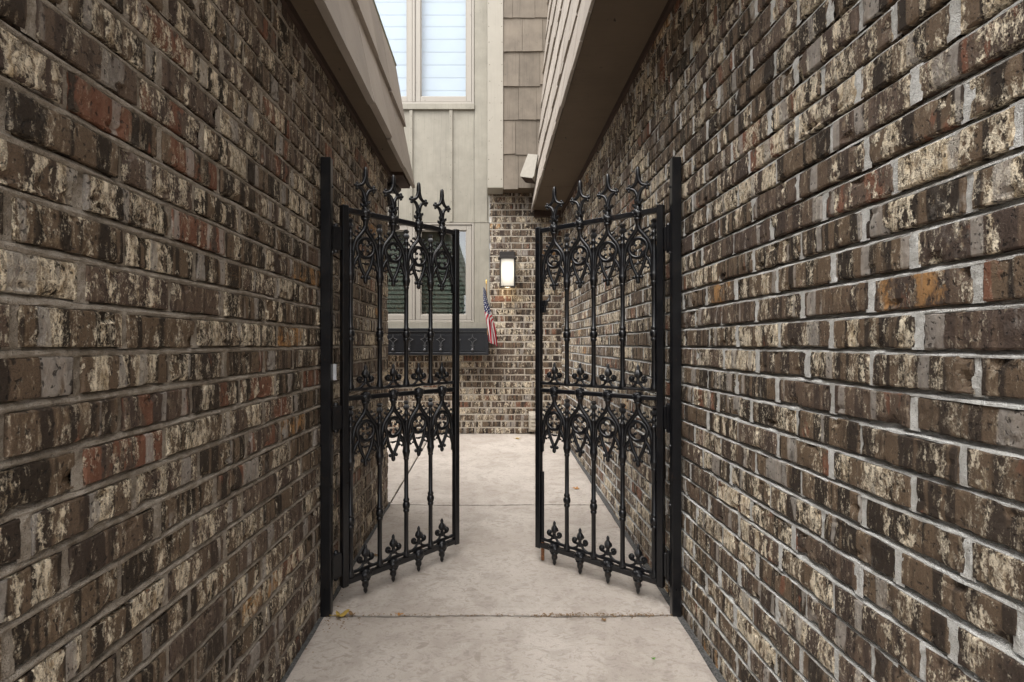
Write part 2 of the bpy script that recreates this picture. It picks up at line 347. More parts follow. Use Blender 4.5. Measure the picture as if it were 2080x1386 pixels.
# ------------------------------------------------------------------ brick wall generator (local: x along the wall, -y outward, z up)
def brick_wall(u0, u1, z0, z1, course, blen, bedj, headj, phase_z, mats, seed, near_u, holes=(), depth=0.20, prof=((0,0.001),(0.4,0.003),(0.7,0.0085),(1,0.013)), headrec=0.002, ushift=0.0, special=()):
    rr = random.Random(seed); mb = MB()
    k0 = math.floor((z0 - phase_z) / course); k1 = math.ceil((z1 - phase_z) / course)
    bh = course - bedj
    def clip(a, b, za, zb):
        """cut the run a..b by holes that overlap za..zb"""
        runs = [(a, b)]
        for (h0, h1, g0, g1) in holes:
            if g1 <= za + 0.02 or g0 >= zb - 0.02: continue
            nr = []
            for (p, q) in runs:
                if h1 <= p or h0 >= q: nr.append((p, q)); continue
                if p < h0: nr.append((p, h0))
                if q > h1: nr.append((h1, q))
            runs = nr
        return runs
    for k in range(k0, k1):
        zb = phase_z + k*course + bedj/2; zt = zb + bh
        if zb > z1 or zt < z0: continue
        wob = lambda u: 0.0022*mnoise.noise(Vector((u*2.1, k*3.7, seed))) + 0.0016*mnoise.noise(Vector((u*9, k*5.1, seed+9)))
        off = (blen/2 if k % 2 else 0.0) + ushift + rr.uniform(-0.025, 0.025)
        i0 = math.floor((u0 - off)/blen) - 1; i1 = math.ceil((u1 - off)/blen) + 1
        edges = [off + i*blen + rr.uniform(-0.007, 0.007) for i in range(i0, i1+1)]
        for i in range(len(edges)-1):
            for (a, b) in clip(max(u0, edges[i] + headj/2*rr.uniform(.7,1.3)), min(u1, edges[i+1] - headj/2*rr.uniform(.7,1.3)), zb, zt):
                if b - a < 0.012: continue
                um = (a+b)/2; near = abs(um - near_u) < 1.9
                nx = max(4, int((b-a)/(0.011 if near else 0.03))+2); nz = 8 if near else 4; e1 = 0.0026/(b-a); e2 = 0.0026/bh
                SS = [0, e1] + [e1 + (1-2*e1)*q/(nx-2) for q in range(1, nx-2)] + [1-e1, 1]; TT = [0, e2] + [e2 + (1-2*e2)*q/(nz-2) for q in range(1, nz-2)] + [1-e2, 1]
                col = (rr.random(), rr.random(), rr.random(), 1)
                for (su, sz, sc_) in special:
                    if a-0.01 < su < b+0.01 and zb-0.004 < sz < zt+0.004: col = sc_
                mb.cur = col
                tilt = rr.uniform(-0.0012, 0.0012); prj = rr.gauss(0, 0.0012); dz0 = rr.gauss(0, 0.0009); dz1 = rr.gauss(0, 0.0009)
                sd = Vector((rr.uniform(0,99), rr.uniform(0,99), 0)); rough = rr.choice((0.5,0.8,1.0,1.8))
                G = []
                for j in range(nz+1):
                    row = []
                    for ii in range(nx+1):
                        s = SS[ii]; t = TT[j]
                        u = a + (b-a)*s; z = zb + dz0 + (bh - dz0 + dz1)*t
                        eu = min(s, 1-s)*(b-a); ez = min(t, 1-t)*bh
                        e = min(eu, ez)
                        d = -prj + tilt*(s-0.5)*2
                        nv = mnoise.noise(Vector((u*55, z*55, 0)) + sd); nv2 = mnoise.noise(Vector((u*22, z*30, 5)) + sd)
                        d += 0.0010*rough*nv + 0.0013*rough*nv2
                        if nv2 > 0.30 and e < 0.016: d += (nv2-0.30)*0.026
                        if e < 1e-6: d += 0.0022 + 0.0018*abs(nv)
                        elif e < 0.004: d += 0.0003 + 0.0012*max(0, nv)
                        if s in (0,1): u += 0.0022*nv*rough*0.7
                        if t in (0,1): z += 0.0026*nv*rough*0.7 + 0.0016*nv2
                        row.append(mb.addv((u, d, z + wob(u))))
                    G.append(row)
                for j in range(nz):
                    for ii in range(nx): mb.face((G[j][ii], G[j][ii+1], G[j+1][ii+1], G[j+1][ii]), 0)
                ring = [G[0][ii] for ii in range(nx+1)] + [G[j][nx] for j in range(1, nz+1)] + [G[nz][ii] for ii in range(nx-1, -1, -1)] + [G[j][0] for j in range(nz-1, 0, -1)]
                back = [mb.addv((mb.v[q][0], 0.027, mb.v[q][2])) for q in ring]
                m_ = len(ring)
                for q in range(m_): mb.face((ring[(q+1) % m_], ring[q], back[q], back[(q+1) % m_]), 0)
            # head joint
            hj = edges[i+1]
            if u0 + 0.01 < hj < u1 - 0.01 and clip(hj-0.001, hj+0.001, zb, zt):
                mb.cur = (0.5,0.5,0.5,1); rows = []
                hr = headrec + rr.uniform(-0.002, 0.004)
                for j in range(6):
                    z = zb - bedj*0.25 + (bh + bedj*0.5)*j/5
                    rows.append([mb.addv((hj + x, hr + abs(x)*0.10 + 0.0030*mnoise.noise(Vector((hj*40+x*90, z*70, seed))), z + wob(hj))) for x in (-headj*1.0, -headj*0.35, headj*0.35, headj*1.0)])
                for j in range(5):
                    for x in range(3): mb.face((rows[j][x], rows[j][x+1], rows[j+1][x+1], rows[j+1][x]), 1)
        # bed joint under this course
        mb.cur = (0.5,0.5,0.5,1)
        zj = zb - bedj/2
        for (a, b) in clip(u0, u1, zj-0.005, zj+0.005):
            n = max(1, int((b-a)/0.022)); P = len(prof); prev = None
            for ii in range(n+1):
                u = a + (b-a)*ii/n; row = []
                sl = mnoise.noise(Vector((u*6, k*7.7, seed+3)))
                for j in range(P):
                    t = prof[j][0]; z = zj - bedj*0.62 + bedj*1.24*t
                    d = prof[j][1] + 0.0026*mnoise.noise(Vector((u*38, j*1.7, k*5+seed))) + 0.0016*sl*(0.4+t)
                    row.append(mb.addv((u, d, z + wob(u) + 0.0026*mnoise.noise(Vector((u*24, j*0.8, k+seed))))))
                if prev:
                    for j in range(P-1): mb.face((prev[j], row[j], row[j+1], prev[j+1]), 1)
                prev = row
    # core of the wall
    if not holes: mb.box((u0+0.002, 0.024, z0), (u1-0.002, depth, z1), 1)
    else:
        zs = sorted({z0, z1} | {h[2] for h in holes} | {h[3] for h in holes}); zs = [z for z in zs if z0 <= z <= z1]
        for za, zc in zip(zs[:-1], zs[1:]):
            for (a, b) in clip(u0, u1, za, zc): mb.box((a+0.002, 0.024, za), (b-0.002, depth, zc), 1)
    return mb.mesh('wall', mats, False, False)

# ------------------------------------------------------------------ ground and paving
mb = MB(); s = 400
mb.quad((-s,-s,-0.16), (s,-s,-0.16), (s,s,-0.16), (-s,s,-0.16))
tag(mb.build('ground', M['earth']), kind='structure')
def slab(mb, x0, x1, y0, y1, seed, top=0.0):
    nx = max(2, int((x1-x0)/0.02)); ny = max(2, int((y1-y0)/0.04)); G = []
    for j in range(ny+1):
        row = []
        for i in range(nx+1):
            x = x0 + (x1-x0)*i/nx; y = y0 + (y1-y0)*j/ny
            e = i in (0, nx) or j in (0, ny)
            if j in (0, ny): y += 0.016*mnoise.noise(Vector((x*2.6, round(y), 0.5))) + 0.0055*mnoise.noise(Vector((x*14, seed, y))) + 0.0060*mnoise.noise(Vector((x*55, seed, y+4)))
            if i in (0, nx): x += 0.0035*mnoise.noise(Vector((y*9, seed+3, x)))
            z = gz(y) + top + 0.0012*mnoise.noise(Vector((x*2.5, y*2.5, seed))) - (0.004 if e else 0)
            row.append(mb.addv((x, y, z)))
        G.append(row)
    for j in range(ny):
        for i in range(nx): mb.face((G[j][i], G[j][i+1], G[j+1][i+1], G[j+1][i]))
    ring = [G[0][i] for i in range(nx+1)] + [G[j][nx] for j in range(1, ny+1)] + [G[ny][i] for i in range(nx-1, -1, -1)] + [G[j][0] for j in range(ny-1, 0, -1)]
    bk = [mb.addv((mb.v[q][0], mb.v[q][1], mb.v[q][2]-0.05)) for q in ring]; n = len(ring)
    for q in range(n): mb.face((ring[(q+1) % n], ring[q], bk[q], bk[(q+1) % n]))
mb = MB(); xl, xr = XL+0.017, XR-0.026; g = 0.0055
slab(mb, xl, xr, -0.62, 1.872-g, 1); slab(mb, xl, xr, 1.872+g, 3.06-g, 2)
slab(mb, -0.63+g, xr, 3.06+g, YB-0.02, 3); slab(mb, -3.2, -0.63-g, YLE+0.02, YB-0.02, 4)
tag(mb.build('walkway', M['conc'], smooth=False, fix=False), kind='structure')
mb = MB()
ys = [-0.62, 1.0, 2.0, 3.08, 4.0, YB]
for a, b in zip(ys[:-1], ys[1:]):
    for (x0, x1) in (((XL-0.01, XR+0.01),) if b < 3.1 else ((-3.2, XR+0.01),)):
        mb.quad((x0,a,gz(a)-0.013), (x1,a,gz(a)-0.013), (x1,b,gz(b)-0.013), (x0,b,gz(b)-0.013))
tag(mb.build('walkway_joint', M['joint'], fix=False), kind='structure')
mb = MB()                                                           # grey strips along the foot of both walls
for (x0, x1, ya, yb) in ((XL-0.004, xl-0.001, -0.62, YLE), (xr+0.001, XR+0.004, -0.62, YB-0.02)):
    n = int((yb-ya)/0.03); prev = None
    for i in range(n+1):
        y = ya + (yb-ya)*i/n
        row = [mb.addv((x0+(x1-x0)*t, y, gz(y) - 0.005 + 0.003*mnoise.noise(Vector((y*25, t*5, 1))))) for t in (0, .33, .66, 1)]
        if prev:
            for q in range(3): mb.face((prev[q], prev[q+1], row[q+1], row[q]))
        prev = row
tag(mb.build('walkway_edge', M['seal'], fix=False), kind='structure')
mb = MB(); mb.box((-8, -14, -0.158), (9, -0.63, gz(-0.62)-0.004))
tag(mb.build('driveway', M['conc']), kind='structure')

# ------------------------------------------------------------------ shingle rows
def shingles(mb, along0, along1, P, A, U, N, rows_bot, expo, wmin, wmax, thick, rr, stag=0.010, skip=None):
    """one course: butts near P (point) + A*s, running up along U, facing N"""
    s = along0 - rr.uniform(0, wmin)
    while s < along1:
        w = rr.uniform(wmin, wmax); a = max(along0, s); b = min(along1, s + w - rr.uniform(0.002, 0.005)); s += w
        if b - a < 0.01: continue
        mb.cur = (rr.random(), rr.random(), rr.random(), 1)
        d = rr.uniform(-stag, stag); th = thick*rr.uniform(0.75, 1.25); up = expo*1.12
        bw = rr.uniform(-0.003, 0.003)
        c = []
        for (q, o) in ((a, 0), (b, 0)):
            c.append([P + A*q + U*(d + (bw if q == a else -bw)) + N*0.001, P + A*q + U*(d + (bw if q == a else -bw)) + N*th, P + A*q + U*up + N*0.003, P + A*q + U*up - N*0.004])
        i0 = [mb.addv(p) for p in c[0]]; i1 = [mb.addv(p) for p in c[1]]
        mb.face((i0[0], i1[0], i1[1], i0[1])); mb.face((i0[1], i1[1], i1[2], i0[2])); mb.face((i0[3], i0[2], i1[2], i1[3])); mb.face((i0[0], i0[3], i1[3], i1[0]))
        mb.face((i0[0], i0[1], i0[2], i0[3])); mb.face((i1[3], i1[2], i1[1], i1[0]))

# ------------------------------------------------------------------ left wing
left = thing('brick_house', 'dark brown brick wing on the left with a low eave and long taupe shakes', 'building', (XL, 1.2, 0))
LO = Vector(left.location)
def lw(o, w=(0,0,0)): o.location = Vector(w) - LO; return o
Y0 = -0.60
me = brick_wall(0, YLE - Y0, -0.10, 2.10, 0.0722, 0.2085, 0.0160, 0.0140, 0.988, [M['brickL'], M['mortL']], 11, 1.5, prof=((0,0.008),(0.16,0.0035),(0.36,0.0015),(0.56,0.003),(0.72,0.007),(0.86,0.012),(1,0.016)), headrec=0.0028, ushift=0.03, special=((0.865-Y0, 1.394, (0.99,0.985,0.1,1)), (1.10-Y0, 1.41, (0.95,0.97,0.2,1)), (1.21-Y0, 1.19, (0.8,0.02,0.3,1)), (0.93-Y0, 0.855, (0.9,0.9,0.9,1))))
w = link('wall', me, left); lw(w, (XL, Y0, 0)); w.rotation_euler = (0,0,PI/2)
me = brick_wall(0, 3.2, -0.10, 2.10, 0.0722, 0.2085, 0.0178, 0.0145, 0.988, [M['brickL'], M['mortL']], 12, 99, depth=0.05)
w = link('wall', me, left); lw(w, (XL-0.022, YLE-0.021, 0)); w.rotation_euler = (0,0,PI)
ZSL = 2.06
mb = MB(); mb.box((-6.0, -0.58, -0.1), (XL-0.21, YLE-0.08, 3.30)); lw(mb.build('wing_body', M['siding'], left))
mb = MB(); mb.box((-1.2, -0.9, ZSL), (-0.552, 3.40, ZSL+0.022), bev=0.002)
lw(mb.build('soffit', M['soffit'], left))
mb = MB(); mb.box((-0.80, YLE+0.035, ZSL-0.022), (-0.556, 3.385, ZSL-0.001)); mb.box((XL-0.001, -0.6, ZSL-0.030), (XL+0.014, YLE+0.03, ZSL-0.001))
lw(mb.build('soffit_trim', M['dark'], left))
mb = MB(); rr = random.Random(5)
prof_l = [(-0.548, ZSL+0.004), (-0.610, 2.475), (-0.662, 2.885), (-0.812, 3.30)]
mb.prism([(p[0]-0.006, p[1]) for p in prof_l] + [(-1.2, 3.30), (-1.2, ZSL+0.024)], 'y', -0.9, 3.405)
lw(mb.build('roof_body', M['soffit'], left))
mb = MB()
for (a, b) in zip(prof_l[:-2], prof_l[1:-1]):
    U = Vector((b[0]-a[0], 0, b[1]-a[1])); e = U.length; U.normalize(); N = Vector((U.z, 0, -U.x))
    shingles(mb, -0.9, 3.42, Vector((a[0], 0, a[1]-0.012)), Vector((0,1,0)), U, N, 0, e, 0.22, 0.42, 0.026, rr, 0.010)
lw(mb.build('shingle_cladding', M['shake'], left))
mb = MB(); a, b = prof_l[2:]
U = Vector((b[0]-a[0], 0, b[1]-a[1])).normalized(); N = Vector((U.z, 0, -U.x))
shingles(mb, -0.9, 3.42, Vector((a[0], 0, a[1]-0.012)), Vector((0,1,0)), U, N, 0, 0.40, 0.5, 0.9, 0.014, rr, 0.003)
lw(mb.build('roof_edge', M['roofcap'], left))
for y, x in ((1.15,-0.585), (1.95,-0.59), (2.75,-0.60)):
    mb = MB(); mb.tube([(x,y,ZSL+0.002),(x,y,ZSL-0.008),(x+0.004,y-0.010,ZSL-0.014),(x,y-0.018,ZSL-0.009)], 0.0012, 5)
    lw(mb.build('hook', M['iron'], left))

# ------------------------------------------------------------------ right wing
right = thing('brick_house', 'brown brick wing on the right with wide brown soffit and steep shingled mansard', 'building', (XR, 2.4, 0))
LO2 = Vector(right.location)
def rw(o, w=(0,0,0)): o.location = Vector(w) - LO2; return o
me = brick_wall(0, YB - Y0, -0.10, 2.38, 0.0677, 0.2035, 0.0125, 0.0120, 0.988, [M['brickR'], M['mortR']], 21, YB - 1.5, prof=((0,0.003),(0.20,0.0030),(0.34,0.0065),(0.50,0.0125),(0.70,0.017),(1,0.019)), headrec=0.0012, ushift=0.07, special=((YB-0.977, 1.094, (0.75,0.02,0.7,1)), (YB-0.773, 1.094, (0.8,0.015,0.8,1)), (YB-0.665, 1.094, (0.99,0.99,0.1,1)), (YB-1.80, 0.42, (0.5,0.03,0.3,1)), (YB-1.72, 0.36, (0.5,0.03,0.2,1))))
w = link('wall', me, right); rw(w, (XR, YB, 0)); w.rotation_euler = (0,0,-PI/2)
ZSR = 2.345; XE = 0.392
mb = MB(); mb.box((XR+0.21, -0.58, -0.1), (6.0, YB, 5.0)); rw(mb.build('wing_body', M['siding'], right))
mb = MB(); mb.box((XE+0.010, -0.9, ZSR), (1.3, 4.33, ZSR+0.022), bev=0.002); mb.box((XE+0.010, 4.334, ZSR), (1.3, 5.10, ZSR+0.022), bev=0.002)
rw(mb.build('soffit', M['soffit'], right))
mb = MB(); mb.box((XR-0.016, -0.6, ZSR-0.034), (XR+0.002, 5.1, ZSR-0.001)); mb.box((XE+0.02, 5.105, ZSR-0.06), (XR-0.02, 5.16, ZSR+0.02))
rw(mb.build('soffit_trim', M['dark'], right))
prof_r = [(XE+0.002, ZSR-0.002), (0.430, 2.675), (0.458, 3.01), (0.482, 3.345), (0.503, 3.68), (0.525, 4.015), (0.548, 4.35), (0.57, 4.685), (0.592, 5.02)]
mb = MB(); mb.prism([(p[0]+0.006, p[1]+0.002) for p in prof_r] + [(1.3, 5.02), (1.3, ZSR+0.024)], 'y', -0.9, 5.10)
rw(mb.build('roof_body', M['soffit'], right))
mb = MB(); rr = random.Random(8)
for (a, b) in zip(prof_r[:-1], prof_r[1:]):
    U = Vector((b[0]-a[0], 0, b[1]-a[1])); e = U.length; U.normalize(); N = Vector((-U.z, 0, U.x))
    shingles(mb, -0.9, 5.12, Vector((a[0], 0, a[1]-0.012)), Vector((0,1,0)), U, N, 0, e, 0.13, 0.26, 0.017, rr, 0.009)
rw(mb.build('shingle_cladding', M['shake'], right))
for y, x in ((1.35,0.47), (1.7,0.585), (2.1,0.50), (3.3,0.47), (3.9,0.455), (4.5,0.56)):
    mb = MB(); mb.tube([(x,y,ZSR+0.002),(x,y,ZSR-0.008),(x+0.004,y-0.012,ZSR-0.016),(x-0.002,y-0.022,ZSR-0.010)], 0.0014, 5)
    rw(mb.build('hook', M['iron'], right))

# ------------------------------------------------------------------ back house
back = thing('town_house', 'two storey house closing the passage, beige board siding with windows above a brown brick base', 'building', (0, YB, 0))
BO = Vector(back.location)
def bw(o, w=(0,0,0)): o.location = Vector(w) - BO; return o
ZSILL = 1.158
me = brick_wall(-3.2, 0.78, -0.05, 2.62, 0.0677, 0.2035, 0.0118, 0.0115, 0.075, [M['brickB'], M['mortB']], 31, 99, holes=((-3.3, -0.035, ZSILL-0.03, 3.0),), prof=((0,0.001),(0.4,0.002),(0.7,0.005),(1,0.010)), headrec=0.002)
w = link('wall', me, back); bw(w, (0, YB, 0))
YS = YB + 0.004                                                      # siding face
# siding panels with openings for the windows
WX0, WX1 = -1.44, -0.197                                             # window outer edges
L0, L1 = 1.222, 2.243                                                # lower window bottom / top
U0 = 3.459; U1 = 4.98
mb = MB()
for (x0, x1, z0, z1) in ((-3.2, WX0, ZSILL, 5.4), (WX1, -0.035, ZSILL, 2.243), (WX1, -0.035, 2.249, 5.4), (WX0, WX1, L1+0.006, U0), (WX0, WX1, U1, 5.4)):
    mb.box((x0+0.0015, YS, z0), (x1-0.0015, YS+0.16, z1))
bw(mb.build('siding', M['siding'], back))
mb = MB()
for x in (-0.843, -0.434): mb.box((x-0.017, YS-0.018, L1+0.006), (x+0.017, YS-0.0005, U0-0.062), bev=0.002)
for x in (-1.66, -2.07, -2.48, -2.89): mb.box((x-0.017, YS-0.018, ZSILL+0.01), (x+0.017, YS-0.0005, 5.3), bev=0.002)
for x in (-0.843, -0.434, -1.66, -2.07, -2.48, -2.89):
    for k in range(9): mb.ball((x + 0.004*math.sin(k*5+x*9), YS-0.0182, 2.33 + 0.125*k), 0.0042, 7, 4, 0, 1, 0.3, 1, mi=1)
bw(mb.build('batten', [M['siding'], M['nail']], back))
mb = MB(); mb.box((WX0-0.03, YS-0.026, U0-0.060), (WX1+0.004, YS-0.0005, U0-0.003), bev=0.002)
mb.box((-3.2, YS-0.035, ZSILL-0.028), (-0.052, YS-0.0005, L0-0.003), bev=0.002)
mb.box((WX1+0.004, YS-0.010, L0), (-0.040, YS-0.0005, 2.243), bev=0.0015)
mb.box((WX1+0.006, YS-0.010, 2.249), (-0.062, YS-0.0005, 5.4), bev=0.0015)
mb.box((WX0-0.03, YS-0.014, 2.244), (-0.04, YS-0.0005, 2.2485), bev=0.001)
bw(mb.build('trim_board', M['siding'], back))
# shingled jetty above the brick pier
YJ = 4.985
mb = MB(); mb.box((-0.058, YJ, 2.535), (0.098, YJ+0.24, 5.4), bev=0.003)
for k in range(16):
    for x in (-0.040, 0.080): mb.ball((x + 0.006*math.sin(k*7+x*40), YJ-0.0003, 2.62 + 0.19*k + 0.02*math.sin(k*3)), 0.0050, 7, 4, 0, 1, 0.25, 1, mi=1)
bw(mb.build('corner_board', [M['trim'], M['nail']], back))
mb = MB(); mb.box((0.0985, YJ+0.024, 2.545), (1.2, YB-0.005, 5.4))
bw(mb.build('jetty_body', M['soffit'], back))
mb = MB(); rr = random.Random(3)
for k in range(9):
    shingles(mb, 0.100, 1.15, Vector((0, YJ+0.022, 2.535+0.336*k)), Vector((1,0,0)), Vector((0,0,1)), Vector((0,-1,0)), 0, 0.336, 0.10, 0.23, 0.016, rr, 0.011)
bw(mb.build('shingle_cladding', M['shingle'], back))

def window(x0, x1, z0, z1, xm, kind):
    fr = MB(); y0 = YS - 0.012; y1 = YS + 0.10; fo = 0.022; sa = 0.052
    for (a, b, c, d) in ((x0, x0+fo, z0, z1), (x1-fo, x1, z0, z1), (x0+fo, x1-fo, z0, z0+fo), (x0+fo, x1-fo, z1-fo, z1), (xm-0.013, xm+0.013, z0+fo, z1-fo)):
        fr.box((a+0.0003, y0, c+0.0003), (b-0.0003, y1, d-0.0003), bev=0.0025)
    f = bw(fr.build('window', M['vinyl'], back))
    if kind == 'low': f['label'] = 'lower window with dark blinds'
    else: f['label'] = 'upper window with pale shades'
    for (a, b) in ((x0+fo+0.003, xm-0.016), (xm+0.016, x1-fo-0.003)):
        s_ = MB(); c, d = z0+fo+0.003, z1-fo-0.003
        for (p, q, r, t) in ((a, a+sa, c, d), (b-sa, b, c, d), (a+sa, b-sa, c, c+sa), (a+sa, b-sa, d-sa, d)):
            s_.box((p+0.0003, y0+0.008, r+0.0003), (q-0.0003, y0+0.050, t-0.0003), bev=0.003)
        # glazing bead
        for (p, q, r, t) in ((a+sa, a+sa+0.009, c+sa, d-sa), (b-sa-0.009, b-sa, c+sa, d-sa), (a+sa+0.009, b-sa-0.009, c+sa, c+sa+0.009), (a+sa+0.009, b-sa-0.009, d-sa-0.009, d-sa)):
            s_.box((p, y0+0.016, r), (q, y0+0.048, t), bev=0.002)
        o = s_.build('sash', M['vinyl'], f)
        g_ = MB(); yy = y0+0.026; g_.quad((a+sa+0.004, yy, c+sa+0.004), (b-sa-0.004, yy, c+sa+0.004), (b-sa-0.004, yy, d-sa-0.004), (a+sa+0.004, yy, d-sa-0.004))
        g_.build('pane', M['glass'] if kind == 'low' else M['glassu'], f, fix=False)
        bl = MB(); zz = d - sa - 0.01
        if kind == 'low':
            pitch = 0.047; ang = math.radians(74)
            while zz > c + sa:
                dy, dz = 0.025*math.cos(ang), 0.025*math.sin(ang)
                bl.quad((a+0.03, yy+0.075-dy, zz-dz), (b-0.03, yy+0.075-dy, zz-dz), (b-0.03, yy+0.075+dy, zz+dz), (a+0.03, yy+0.075+dy, zz+dz)); zz -= pitch
            for x in (a+0.16, b-0.16, b-0.09): bl.tube([(x, yy+0.045, c+0.02), (x, yy+0.045, d-0.02)], 0.0016, 5)
            bl.build('blind', M['blind'], f, fix=False)
        else:
            prev = None; n = int((zz - c - sa)/0.0132)
            for i in range(n+1):
                z = zz - (zz - c - sa + 0.0)*i/n; ph = ((d - z)/0.132) % 1.0
                yv = yy + 0.055 + 0.0035*(1-ph)**1.5
                row = (bl.addv((a+0.03, yv, z)), bl.addv((b-0.03, yv, z)))
                if prev: bl.face((prev[0], prev[1], row[1], row[0]))
                prev = row
            bl.build('blind', M['shade'], f, fix=False)
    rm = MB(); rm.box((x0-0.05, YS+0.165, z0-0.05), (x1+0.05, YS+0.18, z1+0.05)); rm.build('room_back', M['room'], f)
    return f
window(WX0, WX1, L0, L1, -0.815, 'low')
window(WX0, WX1, U0, U1, -0.815, 'up')

# ------------------------------------------------------------------ gate leaves
def spl(pts, n=6):
    """Catmull-Rom through (u,z) points"""
    P = [Vector((p[0], p[1])) for p in pts]; P = [P[0]*2-P[1]] + P + [P[-1]*2-P[-2]]; out = []
    for i in range(1, len(P)-2):
        for k in range(n):
            t = k/n; a, b, c, d = P[i-1], P[i], P[i+1], P[i+2]
            out.append(0.5*((2*b) + (c-a)*t + (2*a-5*b+4*c-d)*t*t + (3*b-a-3*c+d)*t**3))
    out.append(P[-2]); return [(p.x, 0, p.y) for p in out]
def lerp_r(a, b, n): return [a + (b-a)*i/(n-1) for i in range(n)]
PIT, U_0, GW = 0.1322, 0.040, 0.600
def me_baluster():                                                   # z relative to the rail above; from the rod below to the pinnacle
    m = MB(); c = -0.245; r = 0.0093
    m.lathe([(0.014,-0.690),(0.0145,-0.682),(0.0115,-0.672),(r,-0.660),(r,-0.505),(0.0125,-0.502),(0.0135,-0.497),(0.0125,-0.492),(0.0105,-0.490),(0.0140,-0.486),(0.0160,-0.478),(0.0160,-0.470),(0.0138,-0.463),
             (0.0105,-0.460),(0.0125,-0.457),(0.0135,-0.452),(0.0120,-0.447),(r,-0.444),(r*0.97,-0.283),(0.0118,-0.279),(0.0120,-0.274),(0.0102,-0.271),(0.0128,-0.266),(0.0142,-0.256),(0.0166,-0.250),(0.0170,-0.243),(0.0155,-0.240),(0.0145,-0.232),
             (0.0125,-0.205),(0.0105,-0.170),(0.0085,-0.135),(0.0078,-0.118),(0.0108,-0.115),(0.0112,-0.110),(0.0080,-0.107),(0.0074,-0.090),(0.0104,-0.087),(0.0108,-0.082),(0.0078,-0.079),(0.0074,-0.070)], seg=12)
    m.lathe([(0.0064,-0.072),(0.0125,-0.064),(0.0140,-0.057),(0.0105,-0.050),(0.0075,-0.046),(0.0110,-0.041),(0.0128,-0.036),(0.0070,-0.030)], seg=16, lobe=0.20, nl=4)
    return m.mesh('baluster', M['iron'], True)
def me_tracery():                                                    # around the finial axis, z relative to the rail
    m = MB()
    for s in (-1, 1):
        og = spl([(s*0.002,-0.050),(s*0.008,-0.066),(s*0.024,-0.086),(s*0.044,-0.112),(s*0.0545,-0.145),(s*0.0590,-0.185),(s*0.0635,-0.238)])
        m.tube(og, lerp_r(0.0092, 0.0078, len(og)), 8, 1.1)
        ridge = [(p[0]+s*0.000, -0.0082, p[2]) for p in og]; m.tube(ridge, 0.0030, 6)
        ridge = [(p[0]+s*0.000, 0.0082, p[2]) for p in og]; m.tube(ridge, 0.0030, 6)
        lo = spl([(s*0.0615,-0.240),(s*0.0545,-0.212),(s*0.0440,-0.188),(s*0.0300,-0.168)]); m.tube(lo, lerp_r(0.0078,0.0066,len(lo)), 8, 1.1)
        l2 = spl([(s*0.0330,-0.160),(s*0.0300,-0.180),(s*0.0215,-0.208),(s*0.0030,-0.246)]); m.tube(l2, lerp_r(0.0074,0.0068,len(l2)), 8, 1.1)
        # crockets
        for (u, z, du, dz) in ((0.014,-0.066,0.013,0.005),(0.027,-0.080,0.013,0.006),(0.041,-0.098,0.012,0.007),(0.053,-0.118,0.010,0.007)):
            m.tube([(s*u,0,z),(s*(u+du*0.6),0,z+dz*0.4),(s*(u+du),0,z+dz)], [0.0042,0.0034,0.0046], 6); m.ball((s*(u+du),0,z+dz), 0.0060, 7, 5)
        for (u, z, du, dz) in ((0.0545,-0.213,-0.012,-0.004),(0.019,-0.212,0.013,0.0),(0.0135,-0.196,-0.010,-0.002),(0.047,-0.190,-0.007,-0.008)):
            m.tube([(s*u,0,z),(s*(u+du),0,z+dz)], [0.0040,0.0026], 6); m.ball((s*(u+du),0,z+dz), 0.0052, 6, 4)
    return m.mesh('tracery', M['iron'], True)
def me_ring():
    m = MB(); n = 28; Rr = 0.0385; zc = -0.135
    pts = [(Rr*math.cos(2*PI*k/n), 0, zc + Rr*math.sin(2*PI*k/n)) for k in range(n)]; rings = []
    seg = 8
    for k in range(n):
        a = 2*PI*k/n; e = Vector((math.cos(a), 0, math.sin(a)))
        rings.append([m.addv(Vector((0,0,zc)) + e*(Rr + 0.0078*math.cos(2*PI*q/seg)) + Vector((0, 0.0078*math.sin(2*PI*q/seg), 0))) for q in range(seg)])
    for k in range(n):
        for q in range(seg): m.face((rings[k][q], rings[k][(q+1) % seg], rings[(k+1) % n][(q+1) % seg], rings[(k+1) % n][q]))
    for k in range(4):                                               # four cusps on the diagonals, foils between
        a = PI/4 + k*PI/2; e = Vector((math.cos(a), 0, math.sin(a))); C = Vector((0,0,zc))
        m.tube([C + e*0.034, C + e*0.026, C + e*0.0165], [0.0056,0.0036,0.0030], 7); m.ball(C + e*0.0150, 0.0064, 8, 5)
        b = k*PI/2; cx, cz = 0.0185*math.cos(b), zc + 0.0185*math.sin(b)
        arc = [(cx + 0.0165*math.cos(b + t), 0, cz + 0.0165*math.sin(b + t)) for t in [(-1.75 + 3.5*i/12) for i in range(13)]]
        m.tube(arc, 0.0040, 6, 1.2)
    return m.mesh('quatrefoil_ring', M['iron'], True)
def me_pendant():
    m = MB(); m.ball((0,0,-0.2505), 0.0095, 8, 6); m.ball((-0.0145,0,-0.2515), 0.0080, 8, 6); m.ball((0.0145,0,-0.2515), 0.0080, 8, 6)
    m.lathe([(0.004,-0.277),(0.0080,-0.272),(0.0092,-0.265),(0.0070,-0.256)], seg=8)
    return m.mesh('pendant', M['iron'], True)
